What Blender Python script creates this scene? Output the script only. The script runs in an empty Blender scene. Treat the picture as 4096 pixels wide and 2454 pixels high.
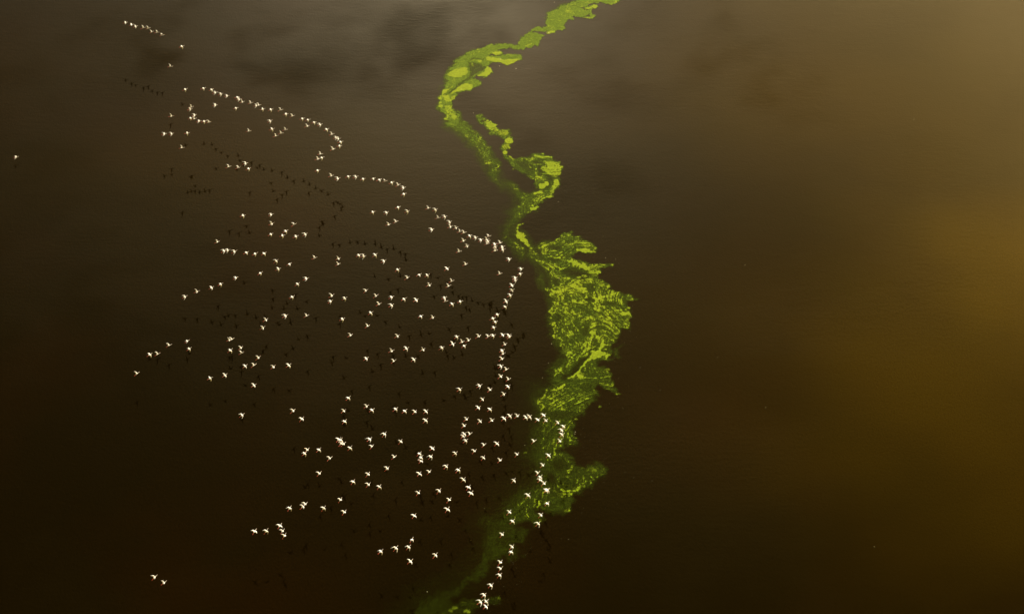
import bpy, bmesh, math, random
import numpy as np
from mathutils import Vector, Matrix

# ------------------------------------------------------------------ camera, sky, sun, exposure
SC = bpy.context.scene
COL = SC.collection
W0, H0 = 4096.0, 2454.0                 # size of the photograph
CAM_H = 160.0                           # the aircraft's height over the lake, metres
PITCH = math.radians(56.0)              # look-down angle
FPX = 1227.0 / math.tan(math.radians(15.5))
cam_d = bpy.data.cameras.new('camera')
cam_d.sensor_width = 36.0
cam_d.lens = 36.0 * FPX / W0
cam_d.clip_start = 1.0
cam_d.clip_end = 60000.0
cam = bpy.data.objects.new('camera', cam_d)
COL.objects.link(cam)
cam.location = (0, 0, CAM_H)
cam.rotation_euler = (math.radians(90) - PITCH, 0, 0)
SC.camera = cam

SUN_EL = math.radians(27.0)
SUN_AZ = math.radians(-3.0)             # measured from +Y towards +X
to_sun = Vector((math.sin(SUN_AZ) * math.cos(SUN_EL), math.cos(SUN_AZ) * math.cos(SUN_EL), math.sin(SUN_EL)))
sun_d = bpy.data.lights.new('sun', 'SUN')
sun_d.energy = 5.0
sun_d.angle = math.radians(0.5)
sun_d.color = (1.0, 0.90, 0.72)
sun = bpy.data.objects.new('sun', sun_d)
COL.objects.link(sun)
sun.location = (0, 200, 300)
sun.rotation_euler = to_sun.to_track_quat('Z', 'Y').to_euler()

SC.view_settings.view_transform = 'Standard'
SC.view_settings.look = 'None'
SC.view_settings.gamma = 1.0
SC.view_settings.exposure = 0.6

world = bpy.data.worlds.new('World')
SC.world = world
world.use_nodes = True


def build_world():
    nt = world.node_tree
    N, L = nt.nodes, nt.links
    N.clear()
    out = N.new('ShaderNodeOutputWorld')
    bg = N.new('ShaderNodeBackground')
    bg.inputs['Strength'].default_value = 0.05
    sky = N.new('ShaderNodeTexSky')
    sky.sky_type = 'NISHITA'
    sky.sun_disc = False
    sky.sun_elevation = SUN_EL
    sky.sun_rotation = SUN_AZ
    sky.dust_density = 6.0
    sky.air_density = .6
    sky.ozone_density = 0.6
    tc = N.new('ShaderNodeTexCoord')
    # broken high cloud, warm where it faces the low sun
    nz = N.new('ShaderNodeTexNoise')
    nz.inputs['Scale'].default_value = 5.5
    nz.inputs['Detail'].default_value = 3.0
    nz.inputs['Roughness'].default_value = 0.5
    mp = N.new('ShaderNodeMapping')
    mp.inputs['Scale'].default_value = (1.0, 1.0, 1.7)
    mp.inputs['Location'].default_value = (3.1, 0.4, 1.0)
    L.new(tc.outputs['Generated'], mp.inputs['Vector'])
    L.new(mp.outputs['Vector'], nz.inputs['Vector'])
    rp = N.new('ShaderNodeValToRGB')
    rp.color_ramp.elements[0].position = 0.40
    rp.color_ramp.elements[1].position = 0.62
    L.new(nz.outputs['Fac'], rp.inputs['Fac'])
    mx = N.new('ShaderNodeMix')
    mx.data_type = 'RGBA'
    L.new(rp.outputs['Color'], mx.inputs[0])
    L.new(sky.outputs['Color'], mx.inputs[6])
    rp.color_ramp.elements[0].color = (.6, .6, .6, 1)
    mx.inputs[7].default_value = (6.0, 4.2, .7, 1)
    # one bright cloud bank, up and to the right
    vm = N.new('ShaderNodeVectorMath')
    vm.operation = 'DOT_PRODUCT'
    nm = N.new('ShaderNodeVectorMath')
    nm.operation = 'NORMALIZE'
    L.new(tc.outputs['Generated'], nm.inputs[0])
    L.new(nm.outputs['Vector'], vm.inputs[0])
    a, e = math.radians(33), math.radians(30)
    vm.inputs[1].default_value = (math.sin(a) * math.cos(e), math.cos(a) * math.cos(e), math.sin(e))
    mr = N.new('ShaderNodeMapRange')
    mr.interpolation_type = 'SMOOTHSTEP'
    mr.inputs['From Min'].default_value = math.cos(math.radians(24))
    mr.inputs['From Max'].default_value = 1.0
    L.new(vm.outputs['Value'], mr.inputs['Value'])
    mx2 = N.new('ShaderNodeMix')
    mx2.data_type = 'RGBA'
    L.new(mr.outputs['Result'], mx2.inputs[0])
    L.new(mx.outputs[2], mx2.inputs[6])
    mx2.inputs[7].default_value = (150, 116, 58, 1)
    # gaps of dark clear sky between the clouds: direction, radius in degrees, depth
    gaps = [(3110, 300, 2.9, .85), (2900, 210, 2.2, .6), (3600, 250, 3.2, .5), (2520, 390, 2.6, .6), (1120, 290, 2.6, .7),
            (660, 110, 2.4, .6), (390, 270, 3.4, .6), (1760, 200, 2.2, .6), (2330, 330, 2.2, .4), (120, 930, 3.5, .7),
            (2560, 700, 2.4, .5), (3450, 620, 3.0, .4), (900, 1150, 3.5, .5), (3900, 420, 2.6, .4), (1500, 860, 2.5, .4)]
    warp = N.new('ShaderNodeTexNoise')
    warp.inputs['Scale'].default_value = 16.0
    warp.inputs['Detail'].default_value = 4.0
    L.new(nm.outputs['Vector'], warp.inputs['Vector'])
    wv = N.new('ShaderNodeVectorMath'); wv.operation = 'MULTIPLY_ADD'
    L.new(warp.outputs['Color'], wv.inputs[0])
    wv.inputs[1].default_value = (.13, .13, .13); wv.inputs[2].default_value = (-.065, -.065, -.065)
    dv = N.new('ShaderNodeVectorMath'); dv.operation = 'ADD'
    L.new(nm.outputs['Vector'], dv.inputs[0]); L.new(wv.outputs[0], dv.inputs[1])
    keep = None
    for (u, v, rad, dep) in gaps:
        dr = Vector(((u - W0 / 2) / FPX, math.cos(PITCH) - math.sin(PITCH) * (v - H0 / 2) / FPX, math.sin(PITCH) + math.cos(PITCH) * (v - H0 / 2) / FPX)).normalized()
        ds = N.new('ShaderNodeVectorMath'); ds.operation = 'DISTANCE'
        L.new(dv.outputs[0], ds.inputs[0]); ds.inputs[1].default_value = dr
        g = N.new('ShaderNodeMapRange'); g.interpolation_type = 'SMOOTHSTEP'
        g.inputs['From Min'].default_value = 0; g.inputs['From Max'].default_value = math.radians(rad * 1.9)
        g.inputs['To Min'].default_value = 1 - dep; g.inputs['To Max'].default_value = 1
        L.new(ds.outputs['Value'], g.inputs['Value'])
        if keep is None: keep = g.outputs['Result']
        else:
            k = N.new('ShaderNodeMath'); k.operation = 'MINIMUM'
            L.new(keep, k.inputs[0]); L.new(g.outputs['Result'], k.inputs[1]); keep = k.outputs[0]
    cf = N.new('ShaderNodeVectorMath'); cf.operation = 'SCALE'
    L.new(mx2.outputs[2], cf.inputs[0]); L.new(keep, cf.inputs['Scale'])
    L.new(cf.outputs[0], bg.inputs['Color'])
    L.new(bg.outputs['Background'], out.inputs['Surface'])


build_world()

# ------------------------------------------------------------------ helpers
FWD = np.array([0, math.cos(PITCH), -math.sin(PITCH)])
UPV = np.array([0, math.sin(PITCH), math.cos(PITCH)])


def at(u, v, z=0.0):
    """Point at height z that the photograph shows at pixel (u, v)."""
    d = np.array([(u - W0 / 2) / FPX, 0, 0]) + UPV * (-(v - H0 / 2) / FPX) + FWD
    t = (z - CAM_H) / d[2]
    return Vector((d[0] * t, d[1] * t, z))


def proj(x, y, z):
    """Pixel of a world point (arrays allowed)."""
    dz = z - CAM_H
    depth = y * FWD[1] + dz * FWD[2]
    return W0 / 2 + FPX * x / depth, H0 / 2 - FPX * (y * UPV[1] + dz * UPV[2]) / depth


def tag(o, label=None, cat=None, group=None, kind=None):
    if label: o['label'] = label
    if cat: o['category'] = cat
    if group: o['group'] = group
    if kind: o['kind'] = kind
    return o


def hash2(ix, iy, seed):
    n = (ix.astype(np.int64) * 374761393 + iy.astype(np.int64) * 668265263 + seed * 974634777) & 0xffffffff
    n = ((n ^ (n >> 13)) * 1274126177) & 0xffffffff
    n = ((n ^ (n >> 16)) * 2246822519) & 0xffffffff
    return ((n ^ (n >> 15)) & 0xffffff) / float(0xffffff)


def vnoise(x, y, seed):
    ix, iy = np.floor(x), np.floor(y)
    fx, fy = x - ix, y - iy
    fx = fx * fx * (3 - 2 * fx); fy = fy * fy * (3 - 2 * fy)
    a, b = hash2(ix, iy, seed), hash2(ix + 1, iy, seed)
    c, d = hash2(ix, iy + 1, seed), hash2(ix + 1, iy + 1, seed)
    return (a * (1 - fx) + b * fx) * (1 - fy) + (c * (1 - fx) + d * fx) * fy


def fbm(x, y, seed, octs=4, gain=0.5):
    s = 0; amp = 1; tot = 0
    for k in range(octs):
        ca, sa = math.cos(0.7 * k + 0.3), math.sin(0.7 * k + 0.3)
        s = s + amp * vnoise((x * ca - y * sa) * 2 ** k + 17.3 * k, (x * sa + y * ca) * 2 ** k + 5.1 * k, seed + k)
        tot += amp; amp *= gain
    return s / tot


def sstep(a, b, x):
    t = np.clip((x - a) / (b - a), 0, 1)
    return t * t * (3 - 2 * t)


def sdf_poly(px, py, pts):
    """Signed distance to a closed outline, positive inside."""
    d2 = np.full(px.shape, 1e18)
    inside = np.zeros(px.shape, bool)
    n = len(pts)
    for i in range(n):
        ax, ay = pts[i]; bx, by = pts[(i + 1) % n]
        ex, ey = bx - ax, by - ay
        wx, wy = px - ax, py - ay
        t = np.clip((wx * ex + wy * ey) / (ex * ex + ey * ey + 1e-9), 0, 1)
        dx, dy = wx - ex * t, wy - ey * t
        d2 = np.minimum(d2, dx * dx + dy * dy)
        c = ((ay > py) != (by > py))
        with np.errstate(divide='ignore', invalid='ignore'):
            xi = ax + (py - ay) * ex / (ey if ey != 0 else 1e-9)
        inside ^= c & (px < xi)
    d = np.sqrt(d2)
    return np.where(inside, d, -d)


def mat(name):
    m = bpy.data.materials.new(name)
    m.use_nodes = True
    b = m.node_tree.nodes['Principled BSDF']
    return m, m.node_tree.nodes, m.node_tree.links, b


def mesh_from(name, verts, faces, mats, attrs=None, smooth=True):
    me = bpy.data.meshes.new(name)
    nv, nf = len(verts), len(faces)
    me.vertices.add(nv)
    me.vertices.foreach_set('co', np.asarray(verts, np.float32).ravel())
    k = faces.shape[1]
    me.loops.add(nf * k)
    me.loops.foreach_set('vertex_index', faces.astype(np.int32).ravel())
    me.polygons.add(nf)
    me.polygons.foreach_set('loop_start', np.arange(0, nf * k, k, dtype=np.int32))
    me.polygons.foreach_set('loop_total', np.full(nf, k, np.int32))
    me.update(calc_edges=True)
    me.polygons.foreach_set('use_smooth', np.full(nf, smooth))
    for m in mats: me.materials.append(m)
    for an, arr in (attrs or {}).items():
        at_ = me.attributes.new(an, 'FLOAT', 'POINT')
        at_.data.foreach_set('value', np.asarray(arr, np.float32))
    o = bpy.data.objects.new(name, me)
    COL.objects.link(o)
    return o


# ------------------------------------------------------------------ the lake
def axis(lo, hi, step, far, n_out=26):
    core = np.arange(lo, hi + step, step)
    g = np.geomspace(step, far, n_out)
    return np.concatenate([lo - g[::-1], core, core[-1] + g])


def px_blob(X, Y, u, v, ru, rv, seed, warp=0.35):
    """A soft patch on the water, centred where the photo shows it; ru, rv in metres."""
    c = at(u, v)
    wx = (fbm(X / ru * 1.3, Y / rv * 1.3, seed, 3) - .5) * 2 * warp
    wy = (fbm(X / ru * 1.3 + 9, Y / rv * 1.3 + 4, seed + 7, 3) - .5) * 2 * warp
    d = np.sqrt(((X - c.x) / ru + wx) ** 2 + ((Y - c.y) / rv + wy) ** 2)
    return np.exp(-d * d * 1.2)


xs = axis(-130, 130, 1.1, 30000)
ys = axis(20, 240, 1.1, 30000)
X, Y = np.meshgrid(xs, ys)
Xf, Yf = X.ravel(), Y.ravel()
# gusts: rougher, wind-ruffled patches that scatter the low sun away from the camera
gust = np.zeros_like(Xf)
GUSTS = [(640, 100, 10, 9, .9), (400, 215, 12, 9, .75), (350, 350, 13, 9, .5), (1120, 290, 14, 9, .9),
          (1740, 170, 9, 9, .8), (1040, 130, 14, 6, .4), (2900, 240, 11, 9, .8), (3130, 330, 13, 10, 1.0),
          (2530, 370, 12, 6, .5), (2320, 300, 10, 6, .35), (80, 1000, 15, 12, .7), (100, 800, 14, 7, .35),
          (2500, 720, 12, 6, .35), (900, 1180, 20, 7, .6), (1100, 590, 10, 6, .3), (1560, 880, 9, 5, .3),
          (3250, 1280, 12, 5, .45), (3580, 1300, 12, 4, .4), (3500, 600, 14, 9, .25), (1250, 1380, 14, 9, .5),
          (1750, 1180, 14, 6, .25), (2200, 900, 9, 5, .35), (100, 180, 12, 7, .3), (2700, 90, 9, 5, .35)]
for i, (u, v, ru, rv, a) in enumerate(GUSTS):
    gust = np.maximum(gust, .72 * a * px_blob(Xf, Yf, u, v, ru * 1.15, rv * 1.3, 40 + 3 * i, 1.1))
near = (np.abs(Xf) < 400) & (Yf > -100) & (Yf < 600)
gust = gust + near * 0.34 * (sstep(.42, .72, fbm(Xf / 32, Yf / 27, 5, 5, .55)) - .25)
gust = np.clip(gust * (.55 + .9 * fbm(Xf / 7, Yf / 6, 8, 4)), -.12, 1)
# ochre tint mixed into the water colour, strongest on the right, a little reddish in bands
ochre_tint = np.zeros_like(Xf)
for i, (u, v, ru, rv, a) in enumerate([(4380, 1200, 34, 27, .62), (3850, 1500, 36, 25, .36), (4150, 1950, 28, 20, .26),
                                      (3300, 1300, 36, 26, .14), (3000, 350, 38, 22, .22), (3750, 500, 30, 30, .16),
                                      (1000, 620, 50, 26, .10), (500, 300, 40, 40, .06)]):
    ochre_tint = np.maximum(ochre_tint, a * px_blob(Xf, Yf, u, v, ru, rv, 400 + 5 * i, .35))
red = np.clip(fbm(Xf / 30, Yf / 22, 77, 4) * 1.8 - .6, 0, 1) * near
nx, ny = len(xs), len(ys)
ii = (np.arange(ny - 1)[:, None] * nx + np.arange(nx - 1)[None, :]).ravel()
faces = np.stack([ii, ii + 1, ii + nx + 1, ii + nx], 1)

mw, N, L, B = mat('lake_water')


def attr(N, name):
    n = N.new('ShaderNodeAttribute'); n.attribute_name = name
    return n.outputs['Fac']


def math_n(N, L, op, a, b=None, clamp=False):
    n = N.new('ShaderNodeMath'); n.operation = op; n.use_clamp = clamp
    for k, v in enumerate((a, b)):
        if v is None: continue
        if isinstance(v, (int, float)): n.inputs[k].default_value = v
        else: L.new(v, n.inputs[k])
    return n.outputs[0]


def mixc(N, L, f, a, b):
    n = N.new('ShaderNodeMix'); n.data_type = 'RGBA'
    for k, v in ((0, f), (6, a), (7, b)):
        if isinstance(v, (int, float)): n.inputs[k].default_value = v
        elif isinstance(v, tuple): n.inputs[k].default_value = v + (1,)
        else: L.new(v, n.inputs[k])
    return n.outputs[2]


def noise_n(N, L, vec, scale, detail=2, rough=.5, stretch=(1, 1, 1), rot=0):
    m = N.new('ShaderNodeMapping')
    m.inputs['Scale'].default_value = stretch
    m.inputs['Rotation'].default_value = (0, 0, rot)
    L.new(vec, m.inputs['Vector'])
    n = N.new('ShaderNodeTexNoise')
    n.inputs['Scale'].default_value = scale
    n.inputs['Detail'].default_value = detail
    n.inputs['Roughness'].default_value = rough
    L.new(m.outputs['Vector'], n.inputs['Vector'])
    return n.outputs['Fac']


geo = N.new('ShaderNodeNewGeometry').outputs['Position']
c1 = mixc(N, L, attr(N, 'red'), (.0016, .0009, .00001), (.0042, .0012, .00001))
c2 = mixc(N, L, attr(N, 'ochre_tint'), c1, (.060, .035, .0000))
grain = noise_n(N, L, geo, 4.5, 1, .5)
gr = math_n(N, L, 'MULTIPLY_ADD', grain, 1.0)
N[-1].inputs[2].default_value = .5
c3 = N.new('ShaderNodeVectorMath'); c3.operation = 'SCALE'
L.new(c2, c3.inputs[0]); L.new(gr, c3.inputs['Scale'])
L.new(c3.outputs[0], B.inputs['Base Color'])
B.inputs['IOR'].default_value = 1.333
B.inputs['Specular Tint'].default_value = (1.0, .66, .0, 1)
B.inputs['Specular IOR Level'].default_value = .175
B2 = N.new('ShaderNodeBsdfPrincipled')                # the crisp share of the reflection, between the wavelets
B2.inputs['IOR'].default_value = 1.333
B2.inputs['Specular IOR Level'].default_value = .32
B2.inputs['Roughness'].default_value = .15
B2.inputs['Specular Tint'].default_value = (1.0, .70, .03, 1)
L.new(c3.outputs[0], B2.inputs['Base Color'])
mxs = N.new('ShaderNodeMixShader'); mxs.inputs[0].default_value = .5
L.new(B.outputs[0], mxs.inputs[1]); L.new(B2.outputs[0], mxs.inputs[2])
L.new(mxs.outputs[0], N['Material Output'].inputs['Surface'])
gust_a = attr(N, 'gust')
rg = math_n(N, L, 'MULTIPLY_ADD', gust_a, .34)
N[-1].inputs[2].default_value = .455
L.new(rg, B.inputs['Roughness'])
fine = noise_n(N, L, geo, 3.2, 2, .6, (1, .8, 1), .2)
rip = noise_n(N, L, geo, 1.0, 3, .55, (.45, 1.9, 1), .12)
rip2 = noise_n(N, L, geo, .28, 2, .5, (.6, 1.5, 1), -.1)
ripw = math_n(N, L, 'MULTIPLY', rip, math_n(N, L, 'MULTIPLY_ADD', gust_a, .34))
N[-2].inputs[2].default_value = .045
hsum = math_n(N, L, 'ADD', math_n(N, L, 'MULTIPLY', fine, .18), ripw)
hsum = math_n(N, L, 'ADD', hsum, math_n(N, L, 'MULTIPLY', rip2, .12))
bp = N.new('ShaderNodeBump')
bp.inputs['Strength'].default_value = 1.0
bp.inputs['Distance'].default_value = .16
L.new(hsum, bp.inputs['Height'])
L.new(bp.outputs['Normal'], B.inputs['Normal'])
bp2 = N.new('ShaderNodeBump')
bp2.inputs['Strength'].default_value = 1.0
bp2.inputs['Distance'].default_value = .055
L.new(hsum, bp2.inputs['Height'])
L.new(bp2.outputs['Normal'], B2.inputs['Normal'])

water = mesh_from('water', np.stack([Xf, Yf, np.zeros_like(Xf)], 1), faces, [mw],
                  {'gust': gust, 'ochre_tint': ochre_tint, 'red': red})
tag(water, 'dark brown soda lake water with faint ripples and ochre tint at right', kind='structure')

# ------------------------------------------------------------------ the algae bloom
T = {1: (1700, 0, 3.091), 2: (1700, 440, 2.65), 3: (1960, 900, 3.709), 4: (2000, 1200, 3.373),
     5: (1900, 1560, 2.748), 6: (1600, 2000, 3.269)}


def tw(t, pts):
    ox, oy, s = T[t]
    out = []
    for x, y in pts:
        p = at(ox + x / s, oy + y / s)
        out.append((p.x, p.y))
    return out


# film: (tile, density, soft edge in m, outline)
FILM = [
 (1, .95, .5, [(2400,0),(2385,30),(2290,60),(2150,40),(2060,45),(1960,90),(1870,95),(1960,120),(2010,150),(2000,190),(1900,210),(1820,195),(1830,240),(1760,250),(1720,300),(1650,350),(1560,350),(1500,330),(1510,160),(1620,110),(1760,40),(1900,10),(2000,-20),(2400,-160),(2900,-260),(2850,-180)]),
 (1, .95, .4, [(1960,95),(2110,60),(2130,90),(2050,120),(2060,170),(2100,190),(2080,230),(2000,232),(1920,215),(2030,200),(2020,150)]),
 (1, .95, .4, [(1500,330),(1640,350),(1700,320),(1715,340),(1640,380),(1590,410),(1480,425),(1460,400),(1380,390),(1280,400),(1250,420),(1270,385),(1380,350)]),
 (1, .85, .5, [(1270,400),(1400,410),(1450,440),(1400,480),(1385,530),(1330,575),(1250,580),(1220,605),(1140,600),(1000,605),(900,610),(950,640),(930,670),(840,675),(780,680),(740,700),(860,690),(1000,660),(1160,680),(1190,735),(1120,775),(1050,805),(960,775),(880,780),(800,780),(770,820),(830,850),(830,890),(760,950),(660,955),(620,940),(590,970),(650,1010),(620,1060),(580,1090),(540,1110),(420,1120),(380,1160),(375,1220),(340,1240),(345,1290),(370,1340),(420,1400),(440,1484),(440,1560),(240,1560),(235,1420),(200,1360),(165,1320),(165,1210),(200,1130),(230,1040),(270,940),(320,840),(400,740),(480,680),(580,620),(720,590),(780,565),(900,555),(1060,555),(1150,560),(1130,520),(1190,480)]),
 (2, .52, 1.0, [(200,0),(360,0),(390,90),(440,140),(500,200),(575,240),(620,300),(690,380),(720,460),(790,560),(815,640),(800,740),(860,820),(830,840),(780,760),(710,720),(650,600),(560,460),(480,370),(400,290),(320,220),(240,160),(210,100)]),
 (2, .50, 1.4, [(850,740),(960,780),(1040,860),(1110,880),(1200,850),(1250,900),(1200,980),(1190,1020),(1215,1030),(1160,1070),(1080,1100),(1000,1150),(940,1220),(900,1280),(860,1330),(840,1300),(870,1200),(930,1080),(1000,980),(980,920),(930,840)]),
 (2, .62, .6, [(540,60),(610,45),(640,90),(610,120),(740,125),(780,160),(770,210),(850,205),(930,290),(935,330),(890,355),(900,390),(870,425),(890,470),(960,520),(1040,500),(1130,460),(1240,465),(1370,490),(1340,510),(1440,560),(1475,605),(1430,660),(1390,720),(1435,760),(1400,820),(1350,870),(1350,930),(1280,935),(1200,980),(1140,940),(1150,880),(1220,855),(1210,800),(1150,740),(1080,710),(1000,650),(910,580),(850,490),(820,460),(850,430),(815,390),(860,330),(780,290),(690,230),(640,170),(570,110)]),
 (3, .45, 1.0, [(230,150),(255,150),(280,230),(400,230),(540,340),(590,380),(520,420),(500,500),(420,470),(330,350),(290,280),(240,220)]),
 (3, .50, .9, [(400,0),(440,0),(450,80),(520,100),(560,230),(650,330),(760,420),(830,480),(900,620),(870,780),(860,900),(820,900),(740,720),(640,540),(560,400),(500,300),(380,200)]),
 (3, .58, .7, [(720,250),(780,220),(950,215),(1060,160),(1010,120),(1080,90),(1200,100),(1250,165),(1330,155),(1330,200),(1440,230),(1530,270),(1580,340),(1580,400),(1510,400),(1420,425),(1330,410),(1270,430),(1240,470),(1140,470),(1240,510),(1400,570),(1540,600),(1530,570),(1820,580),(1800,605),(1640,640),(1660,685),(1580,700),(1580,780),(1680,830),(1780,920),(1740,970),(1900,1010),(2040,1030),(2180,1060),(2100,1120),(2050,1130),(2090,1220),(2050,1280),(2140,1350),(2060,1380),(2080,1484),(880,1484),(910,1300),(910,1130),(870,1040),(830,950),(900,900),(870,700),(780,560),(720,480),(760,420),(700,350)]),
 (4, .55, .9, [(690,-40),(1720,-40),(1760,100),(1800,220),(1740,240),(1770,370),(1760,400),(1640,400),(1600,460),(1600,540),(1540,560),(1510,640),(1530,720),(1490,780),(1560,820),(1500,830),(1400,820),(1300,820),(1320,880),(1480,910),(1440,950),(1500,1010),(1510,1100),(1620,1250),(1590,1275),(1480,1240),(1400,1190),(1310,1180),(1250,1230),(1310,1290),(1250,1310),(1250,1370),(1140,1400),(1080,1440),(1080,1500),(480,1500),(480,1380),(560,1240),(660,1080),(700,960),(760,870),(820,760),(790,650),(760,550),(710,490),(720,380),(680,300),(690,200)]),
 (4, .30, .9, [(1540,660),(1640,630),(1640,770),(1560,780)]),
 (5, .40, 1.6, [(700,0),(1300,0),(1340,60),(1300,110),(1220,150),(1240,180),(1200,250),(1110,280),(1050,300),(1080,380),(1040,440),(1100,510),(1140,580),(1000,600),(960,570),(970,620),(880,650),(1000,690),(1050,750),(1000,760),(1120,830),(1200,830),(1300,790),(1370,800),(1420,870),(1420,970),(1340,990),(1290,1060),(1190,1080),(1180,1130),(1090,1120),(1060,1180),(1100,1220),(1040,1230),(1030,1330),(960,1350),(840,1340),(800,1310),(700,1310),(620,1330),(720,1400),(740,1450),(640,1480),(560,1440),(500,1430),(400,1484),(220,1484),(300,1330),(420,1180),(500,1090),(640,1080),(660,950),(660,820),(620,760),(560,700),(640,620),(620,560),(650,420),(680,280),(690,100)]),
 (5, .09, 5.0, [(640,0),(900,0),(900,700),(700,1100),(500,1300),(300,1484),(60,1484),(300,1180),(480,1000),(560,800),(560,560),(620,280)]),
 (6, .24, 1.4, [(1100,270),(1160,260),(1440,270),(1500,200),(1480,100),(1500,0),(2200,0),(2210,130),(2120,175),(1960,180),(1880,110),(1760,140),(1720,200),(1850,250),(1850,290),(1680,290),(1540,290),(1470,310),(1600,350),(1640,370),(1610,420),(1620,540),(1560,545),(1500,570),(1560,700),(1540,780),(1480,810),(1400,760),(1350,740),(1280,800),(1200,790),(1200,930),(1140,930),(1100,1000),(1020,1000),(960,1060),(840,1110),(780,1160),(700,1220),(600,1240),(640,1340),(760,1300),(900,1270),(1060,1280),(1200,1250),(1290,1240),(1310,1300),(1240,1330),(1100,1320),(960,1400),(980,1584),(100,1584),(220,1360),(420,1230),(740,1110),(940,960),(1100,800),(1180,560),(1120,400)]),
 (6, .085, 4.5, [(1180,100),(1500,0),(1500,500),(1300,760),(900,1100),(600,1240),(500,1600),(-60,1600),(150,1300),(350,1180),(700,1020),(900,860),(1060,600)]),
]
# bare or thin water inside the bloom: (tile, strength, soft, outline)
HOLE = [
 (1, .85, .5, [(530,770),(700,800),(760,830),(740,880),(660,900),(620,930),(560,980),(480,1040),(380,1100),(330,1150),(270,1180),(330,1110),(420,1040),(520,980),(560,900),(530,830)]),
 (1, .6, .4, [(500,735),(620,715),(730,735),(740,760),(650,745),(560,750)]),
 (2, .8, .5, [(1130,545),(1220,535),(1250,560),(1160,575)]), (2, .8, .5, [(1180,590),(1230,600),(1240,660),(1200,700)]),
 (2, .6, .8, [(960,535),(1060,530),(1130,580),(1150,650),(1080,680),(1000,620)]),
 (2, .7, .6, [(1280,690),(1370,700),(1340,760),(1300,840),(1230,850),(1290,770)]),
 (3, .8, .5, [(880,290),(1050,330),(1060,370),(880,340)]), (3, .8, .5, [(880,490),(960,500),(1040,530),(960,540)]),
 (3, .85, .7, [(1080,690),(1200,650),(1350,690),(1480,740),(1400,790),(1200,770),(1100,740)]),
 (3, .85, .5, [(660,520),(800,650),(850,780),(890,930),(840,900),(790,740),(690,600)]),
 (3, .7, .5, [(690,350),(740,380),(800,500),(760,490)]),
 (3, .8, .5, [(1380,1090),(1500,1060),(1530,1110),(1400,1110)]), (3, .8, .6, [(940,780),(1040,800),(1000,900),(950,860)]),
 (3, .7, .6, [(1450,880),(1520,900),(1500,980),(1450,940)]), (3, .7, .4, [(1650,1160),(1850,1150),(1920,1170),(1700,1180)]),
 (3, .75, .5, [(1980,1100),(2060,1130),(2080,1190),(1990,1140)]), (3, .7, .6, [(430,240),(600,350),(560,380),(480,310)]),
 (4, .9, .5, [(810,1000),(940,960),(1040,820),(1150,760),(1210,740),(1100,850),(1030,950),(940,1020),(860,1080),(820,1060)]),
 (4, .6, .6, [(1280,830),(1500,840),(1600,900),(1400,890)]), (4, .55, .6, [(1130,340),(1200,350),(1180,500),(1090,480)]),
 (4, .5, .7, [(760,180),(870,230),(840,300),(740,280)]), (4, .5, .6, [(1080,1180),(1330,1130),(1180,1230),(1130,1240)]),
 (5, .9, .6, [(760,880),(860,940),(860,1030),(800,1000)]), (5, .7, 1.0, [(840,790),(940,770),(1000,830),(900,880),(840,850)]),
 (5, .5, .8, [(830,240),(1100,230),(1000,290),(860,300)]), (6, .8, .6, [(1440,300),(1700,300),(1600,345),(1500,330)]),
 (6, .6, 1.2, [(600,1280),(760,1290),(700,1360),(560,1380)]),
]
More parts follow.
